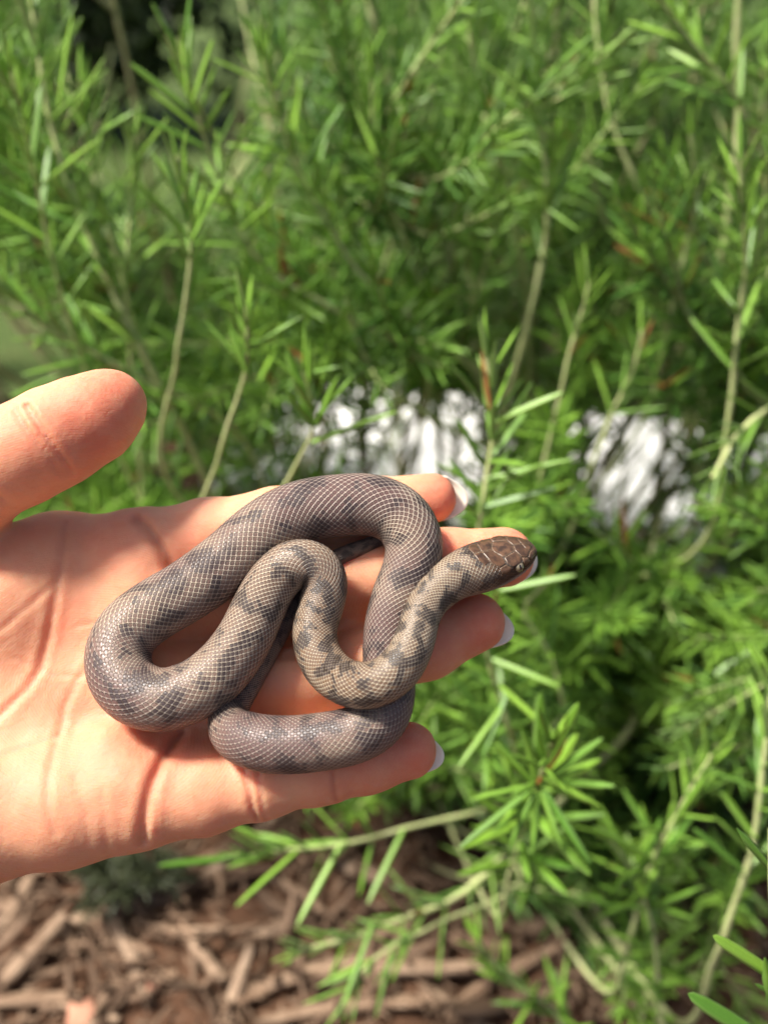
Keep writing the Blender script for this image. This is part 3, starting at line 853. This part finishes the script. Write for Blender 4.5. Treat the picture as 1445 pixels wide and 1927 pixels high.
# leaves that the photograph shows singly on the nearer shoots: base pixel, tip pixel, depth at base and at tip
XL = [(925, 795, 1058, 735, .345, .335), (915, 900, 1078, 858, .355, .345), (906, 955, 1045, 915, .36, .35), (922, 770, 905, 658, .342, .34), (928, 775, 962, 682, .342, .335), (912, 880, 862, 785, .35, .34),
      (905, 940, 850, 860, .355, .35), (940, 1110, 1082, 1078, .37, .36), (590, 805, 541, 658, .345, .335), (592, 790, 662, 698, .342, .335), (585, 832, 745, 766, .35, .345), (560, 705, 640, 678, .36, .35),
      (463, 665, 444, 558, .352, .345), (468, 655, 565, 590, .352, .345), (462, 700, 430, 610, .355, .35), (355, 205, 245, 115, .385, .375), (352, 180, 335, 55, .38, .375), (362, 190, 396, 70, .38, .37),
      (385, 275, 262, 215, .39, .38), (505, 160, 400, 102, .405, .395), (492, 110, 486, 40, .40, .39), (515, 165, 560, 70, .40, .39), (450, 432, 512, 372, .41, .395), (545, 285, 440, 245, .42, .41),
      (355, 420, 312, 285, .355, .345), (360, 450, 415, 330, .355, .345), (1022, 200, 905, 105, .425, .41), (1024, 240, 945, 170, .43, .42), (1020, 150, 1110, 60, .425, .41), (1028, 330, 950, 260, .435, .42),
      (1030, 390, 1095, 430, .44, .43), (1398, 420, 1376, 310, .37, .36), (1402, 440, 1450, 360, .37, .36), (1404, 500, 1330, 430, .375, .365), (75, 200, -20, 90, .405, .39), (110, 200, 128, 20, .40, .39),
      (120, 240, 190, 100, .405, .395), (170, 260, 255, 190, .41, .40), (230, 340, 310, 215, .42, .41), (20, 745, 118, 690, .42, .41), (545, 640, 500, 650, .36, .355),
      (1012, 1478, 1130, 1388, .335, .325), (1010, 1475, 1062, 1392, .335, .325), (1005, 1470, 985, 1385, .335, .328), (1000, 1470, 925, 1395, .335, .328), (1000, 1485, 862, 1592, .335, .325), (1005, 1492, 955, 1600, .335, .33),
      (1012, 1492, 1000, 1610, .335, .33), (1018, 1490, 1055, 1600, .335, .325), (1022, 1488, 1108, 1630, .335, .322), (1020, 1482, 1110, 1500, .335, .33), (1002, 1478, 885, 1500, .335, .33), (1016, 1478, 1100, 1440, .335, .33),
      (960, 1310, 860, 1440, .38, .365), (955, 1300, 905, 1420, .38, .37), (925, 1240, 1052, 1292, .385, .37), (940, 1290, 1040, 1380, .38, .37), (760, 1560, 690, 1700, .44, .42), (700, 1740, 640, 1890, .43, .41),
      (640, 1590, 555, 1740, .43, .41), (560, 1600, 440, 1700, .42, .40), (480, 1610, 300, 1625, .42, .40), (1270, 1545, 1330, 1450, .385, .37), (1230, 1620, 1120, 1560, .39, .375), (1400, 1640, 1310, 1560, .38, .37)]
for bx, by, tx, ty, db, dt in XL:
    a_, b_ = pw(bx, by, db), pw(tx, ty, dt)
    d = b_ - a_; l_ = np.linalg.norm(d); d = d / l_
    up_ = np.array([-.35, -.55, 1.0]) + RNG.normal(0, .3, 3)
    LEAVES.append((a_, d, unitv(up_ - d * (up_ @ d)), l_, RNG.uniform(.85, 1.1) * min(1.35, .022 / l_ + .1), RNG.uniform(.4, .95)))
wst = smooth_path(np.vstack([[.12, .56, 0], [.10, .46, .10], pw(1012, 1482, .338)]), 20)
stem_obj(wst, .0022, .0011, .7, .0)

# the body of the bush: woody stems with leafy side shoots
def open_areas(p):
    """chance that a leaf grows here: the bush is bare low down at the left, over the mulch, and thin over the path"""
    x, y, d = w2px(p)
    if d < .30: return 0.0
    if x < 560 and y > 1500: return 0.0
    if y > 1560 + max(0, 900 - x) * .02 and x < 900: return .10
    if 130 < x < 470 and y < 330: return .02 if d > .4 else .3
    if x < 130 and 560 < y < 800: return .12
    if ((x - 780) / 250) ** 2 + ((y - 830) / 105) ** 2 < 1: return .62
    if ((x - 1230) / 125) ** 2 + ((y - 930) / 170) ** 2 < 1: return .5
    return 1.0
shoots = []
for i in range(150):
    bid = int(i >= 95)
    rx = RNG.uniform(-.62, .78); bb = RNG.uniform(.52, .74) if bid == 0 else RNG.uniform(1.12, 1.55)
    if rx < -.25 and bid == 0: bb = RNG.uniform(.58, .95)
    ry = (bb - rx * pn[0]) / pn[1]
    hgt = RNG.uniform(.34, .78) * (1.0 if rx > -.25 else .8)
    lean = np.array([RNG.normal(rx * .25, .10), RNG.normal(-.05, .10)])
    P = np.array([[rx, ry, 0], [rx + lean[0] * .25 + RNG.normal(0, .015), ry + lean[1] * .25, hgt * .33], [rx + lean[0] * .6 + RNG.normal(0, .02), ry + lean[1] * .6, hgt * .68], [rx + lean[0], ry + lean[1], hgt]])
    P = smooth_path(P, 26)
    if min(w2px(P[8:])[2]) < .33: continue
    if open_areas(P[-1]) < .2 or open_areas(P[-5]) < .1: continue
    shoots.append((P, 1, bid))
    for j in range(RNG.integers(3, 7)):
        f = RNG.uniform(.22, .9); i0 = int(f * 25)
        q = P[i0]; ln = RNG.uniform(.10, .26)
        az = RNG.uniform(0, 6.28); el = RNG.uniform(.2, 1.1)
        d = np.array([math.cos(az) * math.cos(el), math.sin(az) * math.cos(el), math.sin(el)])
        S_ = np.array([q, q + d * ln * .35 + [0, 0, .005], q + d * ln * .65 + [0, 0, ln * .10], q + d * ln * .9 + [0, 0, ln * .28]])
        S_ = smooth_path(S_, 14)
        if min(w2px(S_)[2]) < .33: continue
        shoots.append((S_, 0, bid))
# leafy side shoots all through the bush, each growing from the nearest woody stem
mains = np.vstack([P[3:22] for P, m, b in shoots if m]); mbid = np.repeat([b for P, m, b in shoots if m], 19)
tries = 0; made = 0
while made < 700 and tries < 6000:
    tries += 1
    x, y = RNG.uniform(-150, 1600), RNG.uniform(-150, 1500)
    if made > 560: x, y = RNG.uniform(850, 1500), RNG.uniform(900, 1500)
    d_ = .40 + .55 * RNG.random() ** .8
    tip = pw(x, y, d_)
    if tip[2] < .06 or RNG.random() > open_areas(tip): continue
    cand = mains + np.array([0, 0, .07])
    j = np.argmin(np.linalg.norm(cand - tip, axis=1) + .03 * RNG.random(len(cand)))
    q = mains[j]; dd = np.linalg.norm(tip - q)
    if dd > .34 or dd < .06: continue
    S_ = smooth_path(np.array([q, q * .6 + tip * .4 + np.array([0, 0, -.12 * dd]) + RNG.normal(0, .006, 3), tip + RNG.normal(0, .006, 3)]), 16)
    if min(w2px(S_)[2]) < .36: continue
    shoots.append((S_, 0, mbid[j])); made += 1
# low shoots creeping over the ground at the right
for i in range(70):
    x = RNG.uniform(640, 1500); y = RNG.uniform(1330, 2000)
    if y > 1600 and x < 980: continue
    d_ = RNG.uniform(.46, .62)
    tip = pw(x, y, d_)
    if tip[2] < .03: tip[2] = .03
    base = tip + np.array([RNG.normal(.0, .05), RNG.uniform(.05, .14), -RNG.uniform(.04, .12)]); base[2] = max(base[2], 0)
    S_ = smooth_path(np.array([base, base * .6 + tip * .4 + [0, 0, -.008], tip + RNG.normal(0, .01, 3) * [1, 1, 0]]), 14)
    shoots.append((S_, 0, 0))
LB = [0] * len(LEAVES)
for P, main, bid in shoots:
    vis = np.mean([open_areas(p) for p in P[::4]])
    if vis < .35 and RNG.random() > vis: continue
    r = .0030 if main else .0013
    stem_obj(P, r, r * .4, 1.0 if main else .6, .25 if main else .0, BUSH[bid][0], BUSH[bid][1], k=6)
    n0 = len(LEAVES)
    grow(P, .0085, .031, bare=.38 if main else .06, dens=1.3, tintb=RNG.normal(0, .24))
    new = [l for l in LEAVES[n0:] if RNG.random() < open_areas(l[0]) and RNG.random() < open_areas(l[0] + l[1] * l[3])]
    del LEAVES[n0:]; LEAVES.extend(new); LB += [bid] * len(new)

pos = np.array([l[0] for l in LEAVES]); dr = np.array([l[1] for l in LEAVES]); nm = np.array([l[2] for l in LEAVES])
ln = np.array([l[3] for l in LEAVES]); wf = np.array([l[4] for l in LEAVES]); tint = np.array([l[5] for l in LEAVES])
sd = np.cross(dr, nm)
x0, y0, d0 = w2px(pos); x1, y1, d1 = w2px(pos + dr * ln[:, None])
size = np.hypot(x1 - x0, y1 - y0)
mx, my = (x0 + x1) / 2, (y0 + y1) / 2
inv = (mx > 0) & (mx < W) & (my > 0) & (my < H)
handbox = (mx < 850) & (my > 930) & (my < 1560) & (d0 > .2)
LB = np.array(LB)
size = np.where(inv & ~handbox & (LB == 0), size, 0)
pick = np.zeros(len(ln), bool); pick[np.argsort(-size)[:300]] = True
lme = mesh_np('leaf', HVt, HFt, LEAFO, {'under': ('FLOAT', HUt)})
for i in np.nonzero(pick)[0]:
    o = link('leaf', lme, bush)
    M = np.eye(4)
    M[:3, 0] = sd[i] * ln[i] * wf[i]; M[:3, 1] = dr[i] * ln[i]; M[:3, 2] = nm[i] * ln[i]
    M[:3, 3] = pos[i] - bush_org
    o.matrix_local = Matrix(M.tolist())
def leaf_mass(name, sel, org, parent, mat, TV=LV, TF=LF, TU=LU):
    n = int(sel.sum())
    M = np.stack([sd[sel] * (ln * wf)[sel, None], dr[sel] * ln[sel, None], nm[sel] * (ln * RNG.uniform(.4, 2.4, len(ln)))[sel, None]], 1)     # rows
    V = np.einsum('vk,nkj->nvj', TV, M) + (pos[sel] - org)[:, None]
    F = TF[None] + (np.arange(n) * len(TV))[:, None, None]
    o = link(name, mesh_np(name, V.reshape(-1, 3), F.reshape(-1, 4), mat, {'under': ('FLOAT', np.tile(TU, n)), 'tint': ('FLOAT', np.repeat(tint[sel], len(TV)))}), parent)
    return tag(o, kind='stuff')
tint[RNG.random(len(tint)) < .012] = 2.0
leaf_mass('foliage', ~pick & (LB == 0), bush_org, bush, LEAF)
leaf_mass('foliage', LB == 1, bush2_org, bush2, LEAF)
print('leaves', len(ln), 'shoots', len(shoots))

def ground_at(x, y):
    """ground point under a pixel"""
    r = pw(x, y, 1.0) - CAM
    return CAM + r * (-CAM[2] + .004) / r[2]
# ------------------------------------------------------------------ shrubs beyond the path
DLEAF = leaf_mat('shrub_leaf', (.016, .03, .010), (.04, .065, .018), (.07, .10, .04), trans=.2)  # very dark greens: the far shrub's shade is put into its leaf colour
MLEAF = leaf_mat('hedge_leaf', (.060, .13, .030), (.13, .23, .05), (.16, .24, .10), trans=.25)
def shrub(name, label, org, rx, ry, h, n, mat, ll, wfac, hole=None):
    global pos, dr, nm, ln, wf, tint, sd
    org = np.array(org, float)
    root = link(name, None, loc=org); tag(root, label, 'shrub')
    nb = 26
    bp = []
    for i in range(nb):
        az = RNG.uniform(0, 6.28); rr = math.sqrt(RNG.random())
        tip = org + np.array([math.cos(az) * rr * rx, math.sin(az) * rr * ry, h * RNG.uniform(.55, 1.0) * (1 - .25 * rr * rr)])
        P = smooth_path(np.array([org + [RNG.normal(0, .05 * rx), RNG.normal(0, .05 * ry), 0], org * .55 + tip * .45 + [0, 0, -.1 * h], tip]), 12)
        stem_obj(P, .012 * h, .003 * h, 1, .8, root, org, 6)
        bp.append(P)
    bp = np.array(bp)
    # leaves clustered round twig ends in the crown
    cl = []
    nc = n // 40
    for i in range(nc):
        b = bp[RNG.integers(nb)]; f = RNG.uniform(3, 11.0)
        c = np.array([np.interp(f, np.arange(12), b[:, j]) for j in range(3)]) + RNG.normal(0, 1, 3) * np.array([rx, ry, h * .35]) * .16
        cl.append(np.clip(c, org + [-9, -9, .02], org + [9, 9, h * 1.1]))
    cl = np.repeat(np.array(cl), 40, 0)
    m = len(cl)
    pos = cl + RNG.normal(0, .05 * h, (m, 3)); pos[:, 2] = np.maximum(pos[:, 2], .01)
    dr = unitv(RNG.normal(0, 1, (m, 3)) + [0, 0, .5]); nm = unitv(np.cross(dr, RNG.normal(0, 1, (m, 3)))); nm *= np.sign(nm[:, 2:] + 1e-9)
    sd = np.cross(dr, nm); ln = ll * RNG.uniform(.6, 1.2, m); wf = wfac * RNG.uniform(.8, 1.2, m); tint = RNG.beta(2, 2.5, m)
    leaf_mass('crown', np.ones(m, bool), org, root, mat)
    return root
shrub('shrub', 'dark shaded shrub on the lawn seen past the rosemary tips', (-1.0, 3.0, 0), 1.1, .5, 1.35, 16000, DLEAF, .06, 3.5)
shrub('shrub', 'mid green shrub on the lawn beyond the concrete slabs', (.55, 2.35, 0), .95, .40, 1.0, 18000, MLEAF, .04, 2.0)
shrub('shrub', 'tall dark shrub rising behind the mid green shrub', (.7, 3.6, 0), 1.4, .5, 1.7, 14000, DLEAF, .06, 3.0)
GREY = leaf_mat('grey_leaf', (.05, .062, .028), (.085, .10, .045), (.12, .14, .08), trans=.15)
shrub('low_plant', 'small grey green plant on the mulch under the hand', tuple(np.r_[ground_at(235, 1665)[:2], 0]), .055, .035, .04, 800, GREY, .014, 1.2)

# ------------------------------------------------------------------ mulch
def chip_mesh(L, Wd, Hh, n=6, bend=.1):
    P = []
    for i in range(n):
        t = i / (n - 1)
        w = Wd * (.45 + .55 * math.sin(math.pi * (.12 + .76 * t))) * RNG.uniform(.8, 1.2)
        z = Hh * (.7 + .3 * math.sin(math.pi * t)); yb = bend * L * math.sin(math.pi * t) * .5
        for sx_, sz in ((-.5, 0), (-.4, .8), (.1, 1), (.5, .5), (.45, 0)):
            P.append(((t - .5) * L, yb + sx_ * w, sz * z * RNG.uniform(.8, 1.2)))
    V = np.array(P); F = grid_quads(n, 5)
    caps = np.array([(0, 1, 2, 3), (0, 3, 4, 4)])
    e = (n - 1) * 5
    F = np.vstack([F, [(0, 1, 2, 4), (e + 4, e + 2, e + 1, e)]])
    return V, F
k = NT('wood_chip')
co = k.coord()
mp = k.n('Mapping'); k.put(co, mp.inputs[0]); mp.inputs['Scale'].default_value = (.15, 1, 1)
gr = k.noise(mp.outputs[0], 420, 4, .65)
rnd = k.n('ObjectInfo').outputs['Random']
wc = k.mix(rnd, (.27, .175, .11), (.40, .29, .20))
wc = k.mix(k.step(gr, .35, .7), wc, (.11, .06, .036))
CHIP = k.set(Base_Color=wc, Roughness=.85, Specular_IOR_Level=.2, Normal=k.bump(gr, .6, .001))
chips = [chip_mesh(*a) for a in ((.11, .014, .008, 7, .12), (.075, .016, .009, 6, .05), (.05, .018, .010, 6, -.1), (.09, .010, .008, 7, -.18), (.035, .02, .010, 5, 0))]
cme = [mesh_np('wood_chip', v, f, CHIP) for v, f in chips]
big = [(150, 1725, 0, .35, 1.15), (60, 1790, 2, 1.0, 1.1), (240, 1790, 1, -1.0, 1.0), (340, 1640, 1, .6, 1.3), (420, 1610, 3, .75, 1.1), (600, 1845, 0, .2, 1.2), (780, 1835, 1, .05, 1.2), (700, 1640, 2, -.3, 1.1),
       (440, 1890, 1, 1.35, .9), (300, 1840, 4, .2, .6), (20, 1700, 2, 1.3, 1), (120, 1870, 3, -.4, .9), (390, 1800, 2, -.9, .9), (520, 1740, 4, .4, 1), (500, 1850, 3, .6, .8), (560, 1680, 1, -.6, .8),
       (640, 1920, 0, .15, .9), (220, 1700, 4, .8, 1), (860, 1890, 2, -.5, 1), (30, 1880, 1, .1, 1), (330, 1730, 3, -.2, .7), (200, 1900, 2, .9, .8), (730, 1760, 4, .3, .9), (960, 1830, 1, .4, 1.0), (1030, 1730, 2, .4, 1)]
for x, y, ty, az, s_ in big:
    p = ground_at(x, y); p[2] = .006 * fbm(p[0], p[1], 9) + .003 * fbm(p[0] + 3, p[1], 31) + .001
    o = link('wood_chip', cme[ty], loc=p)
    o.rotation_euler = (RNG.normal(0, .12), RNG.normal(0, .1), az); o.scale = (s_ * .95, s_ * .6, s_ * .6)
    tag(o, ['long bowed sliver of weathered wood lying on the brown mulch', 'straight tan wood chip of middling length on the brown mulch', 'short wide wood chip curved to one side on the mulch',
            'slender strongly curved strip of bark lying on the mulch', 'small stubby blunt wood chip on the brown mulch'][ty], 'wood chip',
        ['long bowed slivers', 'straight wood chips', 'short wide wood chips', 'slender curved strips', 'stubby wood chips'][ty] + ' on the mulch')
k = NT('terracotta')
co = k.coord()
PEB = k.set(Base_Color=k.mix(k.noise(co, 160, 4), (.40, .17, .10), (.50, .26, .17)), Roughness=.8, Normal=k.bump(k.noise(co, 300, 4), .4, .001))
def pebble(x, y, s, label):
    p = ground_at(x, y); p[2] = .006 * fbm(p[0], p[1], 9) + s * .35
    a = np.linspace(0, math.pi, 10); b = np.arange(14) * 2 * math.pi / 14
    Aa, Bb = np.meshgrid(a, b, indexing='ij')
    r = 1 + .14 * np.sin(3 * Aa + 2 * Bb) * np.sin(Aa) + .1 * np.cos(5 * Bb) * np.sin(Aa) ** 2
    V = np.stack([r * np.sin(Aa) * np.cos(Bb) * 1.2, r * np.sin(Aa) * np.sin(Bb), r * np.cos(Aa) * .7], -1).reshape(-1, 3) * s
    o = link('pebble', mesh_np('pebble', V, grid_quads(10, 14), PEB), loc=p)
    tag(o, label, 'pebble')
pebble(155, 1905, .0085, 'reddish terracotta pebble on the brown mulch')
pebble(290, 1845, .0055, 'smaller pale orange pebble on the brown mulch')
# fine shredded bark, one mass
k = NT('mulch')
tn = k.attr('tint')
mc = k.mix(tn, (.055, .032, .02), (.28, .185, .122))
MUL = k.set(Base_Color=mc, Roughness=.9, Specular_IOR_Level=.15)
n = 46000
MX = RNG.uniform(-1.1, .85, n); MY = RNG.uniform(.12, 1.2, n)
ok = (MX * pn[0] + MY * pn[1]) < np.where(MX < -.6, .9, .75)
MX, MY = MX[ok], MY[ok]; n = len(MX)
TV, TF = chip_mesh(1.0, .13, .08, 4, .12)
az = RNG.uniform(0, 6.28, n); s_ = RNG.gamma(1.6, .0058, n) + .004
el = RNG.normal(0, .35, n)
X1 = np.stack([np.cos(az) * np.cos(el), np.sin(az) * np.cos(el), np.sin(el)], 1); Y1 = np.stack([-np.sin(az), np.cos(az), 0 * az], 1); Z1 = np.cross(X1, Y1)
wsc = RNG.uniform(.5, 1.6, n)
M = np.stack([X1 * s_[:, None], Y1 * (s_ * wsc)[:, None], Z1 * (s_ * wsc)[:, None]], 1)
MZ = .006 * fbm(MX, MY, 9) + .003 * fbm(MX + 3, MY, 31) + np.abs(np.sin(el)) * s_ * .45 + RNG.uniform(-.001, .006, n)
V = np.einsum('vk,nkj->nvj', TV, M) + np.stack([MX, MY, MZ], 1)[:, None]
F = TF[None] + (np.arange(n) * len(TV))[:, None, None]
mul = link('mulch', mesh_np('mulch', V.reshape(-1, 3), F.reshape(-1, 4), MUL, {'tint': ('FLOAT', np.repeat(RNG.beta(2.0, 3.0, n), len(TV)))}))
tag(mul, 'shredded brown bark mulch covering the soil', 'mulch', kind='stuff')
